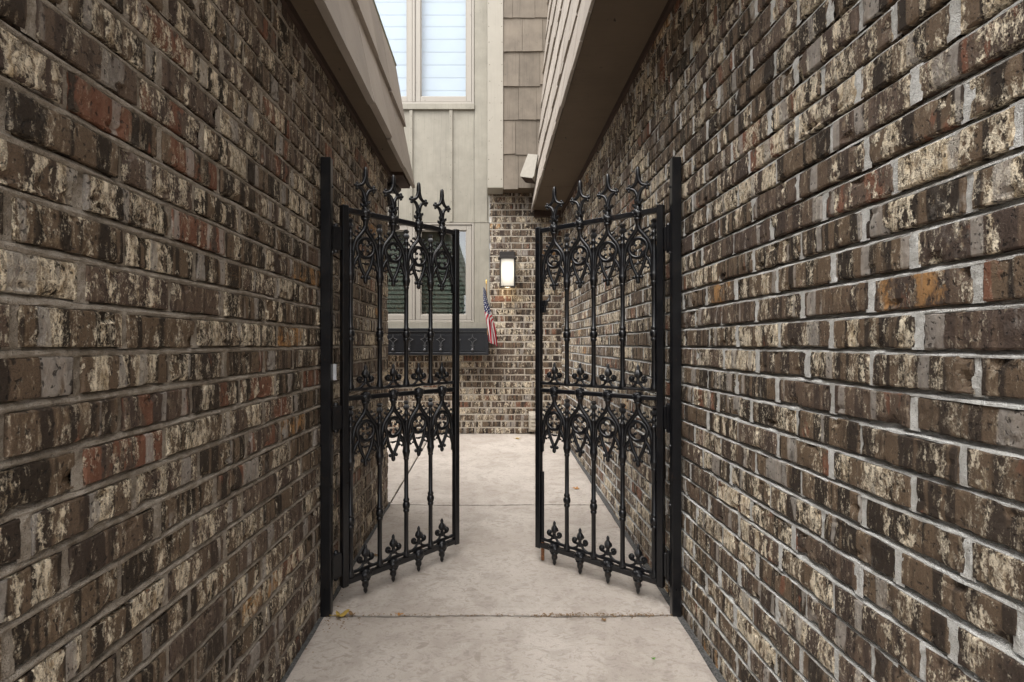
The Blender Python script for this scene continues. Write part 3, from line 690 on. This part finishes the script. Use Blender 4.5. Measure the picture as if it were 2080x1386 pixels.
def me_boss():                                                       # rosette on the rail and the tapering stem under it
    m = MB(); m.ball((0,0,0), 0.0225, 14, 9, 0.10, 1.0, 0.95, 0.98)
    for k in range(6): m.ball((0.0135*math.cos(k*PI/3), -0.013, 0.0135*math.sin(k*PI/3)), 0.0062, 7, 5); m.ball((0.0135*math.cos(k*PI/3), 0.013, 0.0135*math.sin(k*PI/3)), 0.0062, 7, 5)
    m.lathe([(0.0060,-0.062),(0.0078,-0.052),(0.0105,-0.036),(0.0125,-0.027),(0.0165,-0.024),(0.0165,-0.019),(0.0125,-0.015)], seg=12)
    return m.mesh('boss', M['iron'], True)
def me_finial():
    m = MB()
    m.lathe([(0.0135,0.012),(0.0145,0.020),(0.0110,0.026),(0.0105,0.036),(0.0098,0.052),(0.0090,0.068)], seg=10)
    for k, (a, z) in enumerate(((0.3,0.032),(2.4,0.036),(4.5,0.034),(1.3,0.048),(3.5,0.050),(5.5,0.047))):
        x, y = math.cos(a), math.sin(a)
        m.tube([(x*0.006,y*0.006,z-0.008),(x*0.013,y*0.012,z),(x*0.018,y*0.015,z+0.004),(x*0.019,y*0.016,z-0.003)], [0.006,0.0078,0.0066,0.0040], 7)
    for s in (-1, 1):
        lo = spl([(s*0.001,0.060),(s*0.006,0.078),(s*0.0155,0.094),(s*0.034,0.1035)]); m.tube(lo, lerp_r(0.0095,0.0062,len(lo)), 8, 1.0)
        hi = spl([(s*0.034,0.106),(s*0.0170,0.1135),(s*0.0075,0.126),(s*0.001,0.146)]); m.tube(hi, lerp_r(0.0062,0.0085,len(hi)), 8, 1.0)
        m.ball((s*0.036,0,0.1045), 0.0085, 8, 6); m.ball((s*0.0445,0,0.1055), 0.0070, 8, 5); m.ball((s*0.038,0,0.1145), 0.0066, 8, 5); m.ball((s*0.038,0,0.0945), 0.0066, 8, 5)
    m.lathe([(0.0080,0.134),(0.0100,0.150),(0.0098,0.162),(0.0082,0.174),(0.0070,0.182),(0.0030,0.187)], seg=8)
    return m.mesh('finial', M['iron'], True)
def me_scroll():                                                     # leafy crest standing on a thin rod (z relative to the rod)
    m = MB()
    for s in (-1, 1):
        c = spl([(s*0.058,0.001),(s*0.034,0.003),(s*0.016,0.012),(s*0.007,0.028)]); m.tube(c, lerp_r(0.0040,0.0062,len(c)), 8)
        sp = [(s*0.004, 0.026)]
        for i in range(15):
            a = -1.9 + i*0.50; r = 0.0125*(1 - i/22); sp.append((s*(0.0250 + r*math.cos(a)), 0.0400 + r*math.sin(a)))
        m.tube([(p[0], 0, p[1]) for p in sp], lerp_r(0.0054,0.0034,len(sp)), 7, 1.5); m.ball((s*0.0250,0,0.040), 0.0060, 8, 6, 0, 1, 1.5, 1)
    m.lathe([(0.0095,0.018),(0.0075,0.036),(0.0070,0.044)], seg=8)
    m.lathe([(0.0060,0.042),(0.0120,0.048),(0.0152,0.057),(0.0140,0.065),(0.0092,0.073),(0.0058,0.079),(0.0070,0.084),(0.0062,0.089),(0.0024,0.096)], seg=14, lobe=0.12, nl=5)
    for s in (-1, 1): m.tube([(s*0.004,-0.010,0.046),(s*0.014,-0.006,0.056),(s*0.012,-0.004,0.066),(s*0.004,-0.010,0.064)], [0.003,0.004,0.0035,0.0025], 6)
    return m.mesh('scroll_crest', M['iron'], True)
def me_drop():                                                       # under the bottom rail
    m = MB(); m.lathe([(0.0020,-0.074),(0.0062,-0.068),(0.0085,-0.060),(0.0068,-0.053),(0.0088,-0.050),(0.0132,-0.043),(0.0140,-0.036),(0.0105,-0.029),(0.0120,-0.025),(0.0165,-0.020),(0.0150,-0.012)], seg=14, lobe=0.10, nl=5)
    return m.mesh('drop_pendant', M['iron'], True)
ME = dict(bal=me_baluster(), tra=me_tracery(), ring=me_ring(), pen=me_pendant(), boss=me_boss(), fin=me_finial(), scr=me_scroll(), drop=me_drop())
ZT, ZM, ZBt = 1.515, 0.790, 0.086
def gate(loc, ang, label, latch):
    t = thing('iron_gate', label, 'gate', loc, ang, 'iron gate leaves')
    for (a, b) in ((0, 0.026), (GW-0.026, GW)):
        m = MB(); m.box((a, -0.013, 0.070), (b, 0.013, 1.532), bev=0.002); m.build('stile', M['iron'], t)
    for z, h in ((ZT, 0.010), (ZM, 0.009), (ZBt, 0.011)):
        m = MB(); m.box((0.0262, -0.011, z-h), (GW-0.0262, 0.011, z+h), bev=0.002); m.build('rail', M['iron'], t)
    for z in (0.822, 0.113):
        m = MB(); pts = [(0.030 + (GW-0.058)*i/40, 0, z + 0.0008*math.sin(i)) for i in range(41)]
        m.tube(pts, [0.0066 + 0.0016*(abs(math.sin((p[0]-U_0)/PIT*PI)) < 0.25) for p in pts], 8, 1.2); m.build('rod', M['iron'], t)
    for k in range(4):
        ub = U_0 + PIT*k; uf = U_0 + PIT*(k+0.5)
        for z in (ZT, ZM):
            link('baluster', ME['bal'], t, (ub, 0, z))
            tr = link('tracery', ME['tra'], t, (uf, 0, z))
            link('quatrefoil_ring', ME['ring'], tr); link('pendant', ME['pen'], tr)
            link('boss', ME['boss'], t, (uf, 0, z))
        link('finial', ME['fin'], t, (uf, 0, ZT), 0)
        for z in (0.822, 0.113): link('scroll_crest', ME['scr'], t, (uf, 0, z))
        b = link('boss', ME['boss'], t, (uf, 0, ZBt+0.004)); b.scale = (1.15, 1.15, 1.0)
        link('drop_pendant', ME['drop'], t, (uf, 0, ZBt))
    # casting lugs by the free stile
    for z in (1.2675, 0.5425): m = MB(); m.box((GW-0.036, -0.008, z-0.032), (GW-0.0262, 0.008, z+0.032)); m.build('lug', M['iron'], t)
    for z in (1.40, 0.72, 0.16):
        m = MB(); m.box((-0.040, -0.007, z-0.045), (-0.0004, 0.007, z+0.045), bev=0.002); m.lathe([(0.009,z-0.055),(0.010,z-0.05),(0.010,z+0.05),(0.007,z+0.056)], -0.020, 0.004, 10); m.build('hinge', M['iron'], t)
    if latch:
        m = MB(); m.box((GW-0.056, -0.012, 1.172), (GW-0.0263, 0.004, 1.198), bev=0.003); m.box((GW-0.048, -0.010, 1.142), (GW-0.0265, 0.004, 1.1715), bev=0.002)
        m.tube([(GW-0.050,-0.010,1.192),(GW-0.056,-0.020,1.206),(GW-0.055,-0.024,1.226)], [0.006,0.005,0.004], 8); m.build('latch', M['iron'], t)
        m = MB(); m.lathe([(0.007,0.018),(0.0075,0.02),(0.0075,0.10)], GW-0.034, 0.0, 10); m.build('drop_rod', M['rust'], t)
        m = MB(); m.tube([(GW-0.034,0,0.095),(GW-0.034,0,0.42)], 0.0072, 8); m.build('drop_rod', M['iron'], t)
    return t
gate((-0.580, 1.935, 0), math.radians(46.3), 'left leaf of the black cast iron gate, swung open beside the darker left brick wall', False)
gate((0.652, 1.935, 0), math.radians(180-41.0), 'right leaf of the open black iron gate, with a latch and rusty drop rod', True)
def post(x0, x1, label, plate):
    t = thing('gate_post', label, 'post', ((x0+x1)/2, 1.885, 0), 0, 'gate posts')
    m = MB(); h = (x1-x0)/2; m.box((-h, -0.019, gz(1.88)-0.03), (h, 0.011, 1.690), bev=0.0025); m.build('shaft', M['iron'], t)
    s = 1 if x0 < 0 else -1
    for z in (1.585, 1.34, 0.62, 0.40): m = MB(); m.ball((s*h, 0.004, z), 0.0055, 8, 5); m.build('bolt', M['iron'], t)
    if plate:
        m = MB(); m.box((s*h, 0.010, 0.865), (s*(h+0.012), 0.016, 0.925)); m.build('strike_plate', M['steel'], t)
    return t
post(-0.637, -0.599, 'black square iron post fixed against the left brick wall', True)
post(0.659, 0.693, 'black square iron post fixed against the right brick wall', False)

# ------------------------------------------------------------------ window box with cast ornaments
t = thing('window_box', 'charcoal window planter box with small cast ornaments under the lower window', 'planter', (-0.78, YB, 0.89))
bx0, bx1 = -0.72, 0.73; yf = -0.20
m = MB(); m.box((bx0, yf+0.012, 0.004), (bx1, -0.010, 0.20), bev=0.002); m.build('trough', M['box'], t)
m = MB(); fr = 0.026
for (a, b, c, d) in ((bx0-0.004, bx1+0.004, 0.236, 0.266), (bx0-0.004, bx1+0.004, 0.0, fr), (bx0-0.004, bx0-0.004+fr, fr, 0.236), (bx1+0.004-fr, bx1+0.004, fr, 0.236)):
    m.box((a+0.0003, yf, c+0.0003), (b-0.0003, yf+0.0117, d-0.0003), bev=0.002)
for x in (bx0-0.004, bx1-0.008): m.box((x, yf+0.0121, 0.0), (x+0.012, -0.012, 0.266), bev=0.001)
m.box((bx0+fr, yf+0.004, fr+0.010), (bx1-fr, yf+0.0115, fr+0.022))
m.box((bx0+0.01, yf+0.014, 0.2005), (bx1-0.01, -0.012, 0.235))
m.build('box_frame', M['box'], t)
om = MB()
for s in (-1, 1):
    a = spl([(s*0.001,0.205),(s*0.004,0.180),(s*0.014,0.165),(s*0.036,0.155)]); om.tube(a, 0.0036, 6)
    a = spl([(s*0.036,0.150),(s*0.018,0.140),(s*0.006,0.122),(s*0.003,0.098)]); om.tube(a, 0.0036, 6)
    om.ball((s*0.037,0,0.153), 0.0062, 6, 4); om.tube([(s*0.002,0,0.085),(s*0.013,0,0.100),(s*0.017,0,0.094)], 0.0035, 6); om.tube([(s*0.002,0,0.085),(s*0.014,0,0.074)], 0.0035, 6)
om.tube([(0,0,0.21),(0,0,0.178)], [0.0018,0.0034], 6); om.tube([(0,0,0.105),(0,0,0.058)], 0.0045, 6); om.ball((0,-0.002,0.052), 0.0155, 10, 6, 0, 1, .7, 1)
ome = om.mesh('ornament', M['pewter'], True)
for k in range(9): link('ornament', ome, t, (0.575 - 0.157*k, yf+0.006, 0))

# ------------------------------------------------------------------ wall lantern on the brick pier
t = thing('wall_lantern', 'lit rectangular bronze wall lantern on the brick pier beside the lower window', 'wall lamp', (0.142, YB, 1.0))
m = MB(); m.box((-0.078, -0.028, 0.875), (0.078, -0.001, 0.945), bev=0.003); m.box((-0.052, -0.03, 0.60), (0.052, -0.001, 0.874), bev=0.002); m.build('backplate', M['lampm'], t)
m = MB(); m.box((-0.094, -0.160, 0.852), (0.094, -0.031, 0.868), bev=0.003); m.box((-0.080, -0.150, 0.8685), (0.080, -0.0285, 0.880), bev=0.003); m.build('roof', M['lampm'], t)
m = MB()
for x in (-0.078, 0.066):
    for y in (-0.148, -0.046): m.box((x, y, 0.580), (x+0.012, y+0.012, 0.8518), bev=0.001)
m.box((-0.081, -0.151, 0.567), (0.081, -0.031, 0.5798), bev=0.002); m.build('frame', M['lampm'], t)
pl = bpy.data.lights.new('lantern_glow', 'POINT'); pl.energy = 0.22; pl.color = (1.0,0.80,0.52); pl.shadow_soft_size = 0.03
lo_ = bpy.data.objects.new('lantern_glow', pl); COL.objects.link(lo_); lo_.location = (0.142, YB-0.085, 1.0+0.545)
m = MB(); m.box((-0.064, -0.140, 0.581), (0.064, -0.040, 0.851), bev=0.002); m.build('glass', M['lampg'], t)

# lantern hung on the end of the left wing
t = thing('wall_lantern', 'round topped bronze lantern partly hidden under the left eave end', 'wall lamp', (-0.650, YLE+0.15, 1.64))
m = MB(); m.lathe([(0.052,0.335),(0.062,0.345),(0.062,0.352),(0.040,0.375),(0.012,0.392)], 0, 0, 20); m.build('cap', M['lampm'], t, True)
m = MB(); m.lathe([(0.016,0.11),(0.016,0.27),(0.010,0.285)], -0.004, 0, 14); m.build('candle', M['vinyl'], t, True)
m = MB(); m.lathe([(0.02,0.085),(0.052,0.098),(0.052,0.112)], 0, 0, 20)
for k in range(4):
    a = PI/4 + k*PI/2; m.tube([(0.051*math.cos(a),0.051*math.sin(a),0.11),(0.051*math.cos(a),0.051*math.sin(a),0.34)], 0.004, 6)
m.box((-0.02,-0.150,0.20),(0.02,-0.135,0.30)); m.box((-0.008,-0.135,0.24),(0.008,-0.050,0.255)); m.build('frame', M['lampm'], t, True)

# ------------------------------------------------------------------ flood light on the right eave
t = thing('flood_light', 'beige box shaped security light under the end of the right eave', 'security light', (0.372, 4.86, 2.665))
t.rotation_euler = (math.radians(-6), math.radians(14), math.radians(-24))
m = MB(); m.prism([(-0.062,-0.105),(0.058,-0.105),(0.072,-0.085),(0.052,0.120),(-0.048,0.120),(-0.070,-0.085)], 'y', -0.085, 0.060)
m.build('housing', M['beige'], t)
m = MB(); m.box((-0.055,-0.078,-0.109), (0.050,0.052,-0.1055)); m.build('lens', M['dark'], t)
m = MB(); m.tube([(0.04,0.0,0.05),(0.075,0.0,0.055),(0.105,0.0,0.045)], 0.016, 10); m.build('bracket', M['beige'], t)
# louvred vent at the foot of the back wall
t = thing('wall_vent', 'small weathered beige louvred vent low on the back brick wall', 'vent', (0.436, YB, gz(YB)))
m = MB(); m.prism([(-0.004,0.010),(-0.075,0.030),(-0.085,0.060),(-0.080,0.190),(-0.055,0.215),(-0.004,0.225)], 'x', -0.075, 0.085); m.build('hood', M['vent'], t)
for k in range(4):
    m = MB(); z = 0.052 + 0.037*k; m.prism([(-0.094,z),(-0.0815,z+0.004),(-0.0795,z+0.030),(-0.084,z+0.030)], 'x', -0.055, 0.065); m.build('louvre', M['vent'], t)

# ------------------------------------------------------------------ flag
def flag_mat():
    n = NT('flag cloth'); uv = n.n('ShaderNodeUVMap', uv_map='UVMap').outputs[0]
    sx = n.n('ShaderNodeSeparateXYZ'); n.l(uv, sx.inputs[0]); u, v = sx.outputs[0], sx.outputs[1]
    st = n.math('MODULO', n.math('FLOOR', n.math('MULTIPLY', v, 13.0)), 2.0)
    c = n.mix(n.math('LESS_THAN', st, 0.5), (0.48,0.455,0.435), (0.32,0.010,0.026))
    cant = n.math('MULTIPLY', n.math('LESS_THAN', u, 0.40), n.math('GREATER_THAN', v, 0.4615))
    gx = n.math('MULTIPLY', u, 12/0.40); gy = n.math('MULTIPLY', n.math('SUBTRACT', v, 0.4615), 10/0.5385)
    ix = n.math('FLOOR', gx); iy = n.math('FLOOR', gy)
    fx = n.math('SUBTRACT', n.math('SUBTRACT', gx, ix), 0.5); fy = n.math('SUBTRACT', n.math('SUBTRACT', gy, iy), 0.5)
    chk = n.math('LESS_THAN', n.math('MODULO', n.math('ADD', ix, iy), 2.0), 0.5)
    d = n.math('ADD', n.math('MULTIPLY', fx, fx), n.math('MULTIPLY', fy, fy))
    star = n.math('MULTIPLY', chk, n.math('LESS_THAN', d, 0.11))
    cc = n.mix(star, (0.014,0.020,0.065), (0.6,0.58,0.56))
    c = n.mix(cant, c, cc)
    return n.fin(c, 0.75, None, 0.2)
fx, fy = -0.066, YB-0.235
t = thing('flag', 'small american flag on a gold tipped stick hanging at the end of the window box', 'flag', (fx, fy, 0.89))
m = MB(); m.tube([(0.012,0.02,0.20),(-0.002,0,0.70)], 0.005, 8, nrm=(1,0,0)); m.build('stick', M['pole'], t)
m = MB(); m.lathe([(0.004,0.70),(0.007,0.706),(0.005,0.712),(0.008,0.722),(0.001,0.742)], -0.002, 0, 8); m.build('stick_tip', M['gold'], t)
nu, nv = 30, 14; V = []; Fc = []; UV = []
for j in range(nv+1):
    for i in range(nu+1):
        u = i/nu; v = j/nv                                            # u: hoist to fly, v: bottom to top
        # hoist runs down the stick; the cloth hangs in folds along it and drifts right as it falls
        wdt = 0.028 + 0.060*sm(0.0, 0.9, u)
        x = -0.022 + wdt*(1-v)*1.15 + 0.034*u**1.6 - 0.012*(1-u) + 0.010*math.sin(v*11 + u*4)*sm(0,.4,u)
        y = -0.010 + 0.020*math.sin(v*14 + u*3.0) * (0.3 + 0.7*sm(0,.5,u))
        z = 0.672 - 0.555*u - 0.045*(1-v) * (1 - 0.3*u) + 0.02*u*v
        V.append((x, y, z)); k_ = sm(0.34, 0.62, u); UV.append((u*0.9, (0.47 + 0.53*v)*(1-k_) + (0.0 + 0.85*v)*k_))
for j in range(nv):
    for i in range(nu): a = j*(nu+1)+i; Fc.append((a, a+1, a+nu+2, a+nu+1))
me = bpy.data.meshes.new('cloth'); me.from_pydata(V, [], Fc); uvl = me.uv_layers.new(name='UVMap')
for lp in me.loops: uvl.data[lp.index].uv = UV[lp.vertex_index]
me.materials.append(flag_mat()); me.polygons.foreach_set('use_smooth', [True]*len(Fc)); me.update()
o = link('cloth', me, t)

# ------------------------------------------------------------------ fallen leaves
def mat_leaf(name, c):
    n = NT(name); o = n.obj(); a = n.noise(o, 90, 4, 0.6)
    return n.fin(n.mix(a, tuple(x*0.55 for x in c), tuple(x*1.25 for x in c)), 0.7, n.bump(a, 0.4, 0.001), 0.3)
LEAF = {k: mat_leaf('leaf ' + k, v) for k, v in dict(orange=(0.42,0.20,0.06), yellow=(0.40,0.27,0.06), brown=(0.22,0.13,0.06), green=(0.12,0.30,0.04)).items()}
def leaf(x, y, size, rot, colr, label, lobes=5, curl=0.3, dz=0.004, tilt=0.0):
    mb = MB(); n = lobes*8; c = mb.addv((0,0,size*0.02)); rim = []; mid = []
    rr = random.Random(int(x*1000)+int(y*777))
    for k in range(n):
        a = 2*PI*k/n; lob = abs(math.cos(a*lobes/2)); r = size*(0.35 + 0.65*lob**1.6)*rr.uniform(0.9,1.08)*(0.75+0.25*math.cos(a))
        zz = curl*size*(0.22*(r/size)**2 + 0.10*math.sin(a*3+x*9))
        rim.append(mb.addv((r*math.cos(a), r*math.sin(a), zz + 0.001))); mid.append(mb.addv((r*0.5*math.cos(a), r*0.5*math.sin(a), zz*0.35 + 0.0012 + 0.04*size*math.cos(a*lobes))))
    for k in range(n):
        k2 = (k+1) % n; mb.face((c, mid[k], mid[k2])); mb.face((mid[k], rim[k], rim[k2], mid[k2]))
    mb.tube([(-size*0.1,0,0.001),(-size*0.5,0.0,0.003),(-size*1.0,size*0.15,0.006)], 0.0009, 5)
    o = mb.build('fallen_leaf', LEAF[colr], None, True, False, (x, y, gz(y)+dz), rot); o.rotation_euler[0] = tilt
    tag(o, label, 'leaf', 'fallen leaves')
leaf(0.553, 3.36, 0.035, 2.2, 'orange', 'orange pointed leaf lying on the slab behind the right gate leaf', 7, 0.5)
leaf(-0.565, 1.862, 0.036, 0.4, 'yellow', 'curled yellow brown leaf at the foot of the left gate post', 3, 1.3)
leaf(-0.520, 1.868, 0.020, 2.4, 'brown', 'small brown leaf scrap beside the curled yellow leaf', 3, 0.8)
leaf(-0.346, 1.868, 0.017, 0.2, 'orange', 'tiny orange leaf caught in the slab joint left of centre', 3, 0.4)
leaf(0.232, 4.92, 0.040, 0.3, 'yellow', 'dull yellow leaf lying near the back brick wall', 5, 0.7)
leaf(0.510, 1.615, 0.009, 0.6, 'green', 'tiny bright green leaf lying on the nearest slab', 3, 0.4)
leaf(0.640, 1.878, 0.020, 1.2, 'brown', 'brown leaf stuck against the foot of the right gate post', 3, 1.1, 0.095, 1.2)
leaf(-0.545, 2.36, 0.024, 0.9, 'brown', 'brown leaf on the slab behind the foot of the left gate leaf', 5, 0.7)
leaf(0.40, 1.83, 0.014, 2.0, 'brown', 'brown leaf crumb in front of the slab joint right of centre', 5, 0.6)
# crumbs of dirt in the slab joints
mb = MB(); rr = random.Random(77)
for k in range(520):
    q = rr.random()
    if q < 0.5: x, y = rr.uniform(0.15, 0.66), 1.872 + rr.gauss(0, 0.007)
    elif q < 0.7: x, y = rr.uniform(-0.62, 0.2), 1.872 + rr.gauss(0, 0.005)
    elif q < 0.82: x, y = rr.gauss(-0.56, 0.04), 1.84 + rr.gauss(0, 0.03)
    elif q < 0.87: x, y = XL + 0.02 + abs(rr.gauss(0, 0.03)), rr.uniform(1.25, 3.0)
    elif q < 0.92: x, y = XR - 0.03 - abs(rr.gauss(0, 0.03)), rr.uniform(1.25, 4.5)
    elif q < 0.94: x, y = -0.60 + abs(rr.gauss(0, 0.02)), rr.uniform(1.95, 3.0)
    else: x, y = -0.63 + rr.gauss(0, 0.006), rr.uniform(3.1, 4.9)
    r = rr.uniform(0.0009, 0.0026); mb.ball((x, y, gz(y)), r, 5, 3, 0.5, rr.uniform(.7,2.4), rr.uniform(.7,1.4), .45)
tag(mb.build('joint_debris', LEAF['brown']), kind='stuff')

# ------------------------------------------------------------------ bare trees in front of the houses (seen mirrored in the panes)
def tree(x, y, h, seed, label):
    t = thing('bare_tree', label, 'tree', (x, y, -0.16), 0, 'bare trees behind the viewer'); rr = random.Random(seed); tr = MB(); cr = MB()
    def br(m, p, d, L, r, lev):
        pts = [p]; q = p.copy()
        for i in range(4): d = (d + Vector((rr.uniform(-.18,.18), rr.uniform(-.18,.18), rr.uniform(-.04,.16)))).normalized(); q = q + d*L/4; pts.append(q.copy())
        m.tube(pts, [r*(1-0.4*i/4) for i in range(5)], 6 if lev < 2 else 4, nrm=(0.3,0.9,0.2))
        if lev < 4:
            for k in range(3 if lev else 5):
                dd = (d + Vector((rr.uniform(-1,1), rr.uniform(-1,1), rr.uniform(-.1,.7)))*0.8).normalized(); br(cr, pts[rr.choice((2,3,4))], dd, L*rr.uniform(.5,.72), r*0.5, lev+1)
    br(tr, Vector((0,0,0)), Vector((0,0,1)), h*0.42, h*0.022, 0)
    tr.build('trunk', M['bark'], t); cr.build('crown', M['bark'], t)
tree(-2.6, -11.0, 9.0, 4, 'bare branched tree standing behind the viewer, mirrored in the lower window')

# ------------------------------------------------------------------ light
SUN_EL, SUN_AZ = math.radians(64), math.radians(222)                 # azimuth measured from +Y clockwise: behind the viewer, a little left
W = bpy.data.worlds.new('World'); S.world = W; W.use_nodes = True
nt = W.node_tree; nt.nodes.clear()
out = nt.nodes.new('ShaderNodeOutputWorld'); bg = nt.nodes.new('ShaderNodeBackground'); sky = nt.nodes.new('ShaderNodeTexSky')
sky.sky_type = 'NISHITA'; sky.sun_disc = False; sky.sun_elevation = SUN_EL; sky.sun_rotation = SUN_AZ; sky.dust_density = 3.0; sky.air_density = 1.0
hsv = nt.nodes.new('ShaderNodeHueSaturation'); hsv.inputs['Saturation'].default_value = 0.16
nt.links.new(sky.outputs[0], hsv.inputs['Color']); nt.links.new(hsv.outputs[0], bg.inputs[0]); bg.inputs[1].default_value = 0.15
nt.links.new(bg.outputs[0], out.inputs[0])
sd = bpy.data.lights.new('sun', 'SUN'); sd.energy = 1.5; sd.angle = math.radians(70); sd.color = (1.0, 0.96, 0.90)
so = bpy.data.objects.new('sun', sd); COL.objects.link(so)
dirv = Vector((math.sin(SUN_AZ)*math.cos(SUN_EL), math.cos(SUN_AZ)*math.cos(SUN_EL), math.sin(SUN_EL)))
so.rotation_euler = dirv.to_track_quat('Z', 'Y').to_euler(); so.location = dirv*30

# ------------------------------------------------------------------ camera
cd = bpy.data.cameras.new('camera'); co = bpy.data.objects.new('camera', cd); COL.objects.link(co)
co.location = (0, 0, ZC); co.rotation_euler = (PI/2, 0, 0)
cd.sensor_width = 36; cd.lens = F/2080*36; cd.shift_x = (1040-1002)/2080; cd.shift_y = (699-693)/2080
cd.clip_start = 0.02; cd.clip_end = 2000
S.camera = co
S.view_settings.view_transform = 'Standard'; S.view_settings.look = 'None'; S.view_settings.gamma = 1.0
S.view_settings.exposure = 1.68
S.cycles.max_bounces = 8; S.cycles.diffuse_bounces = 4; S.cycles.transparent_max_bounces = 8
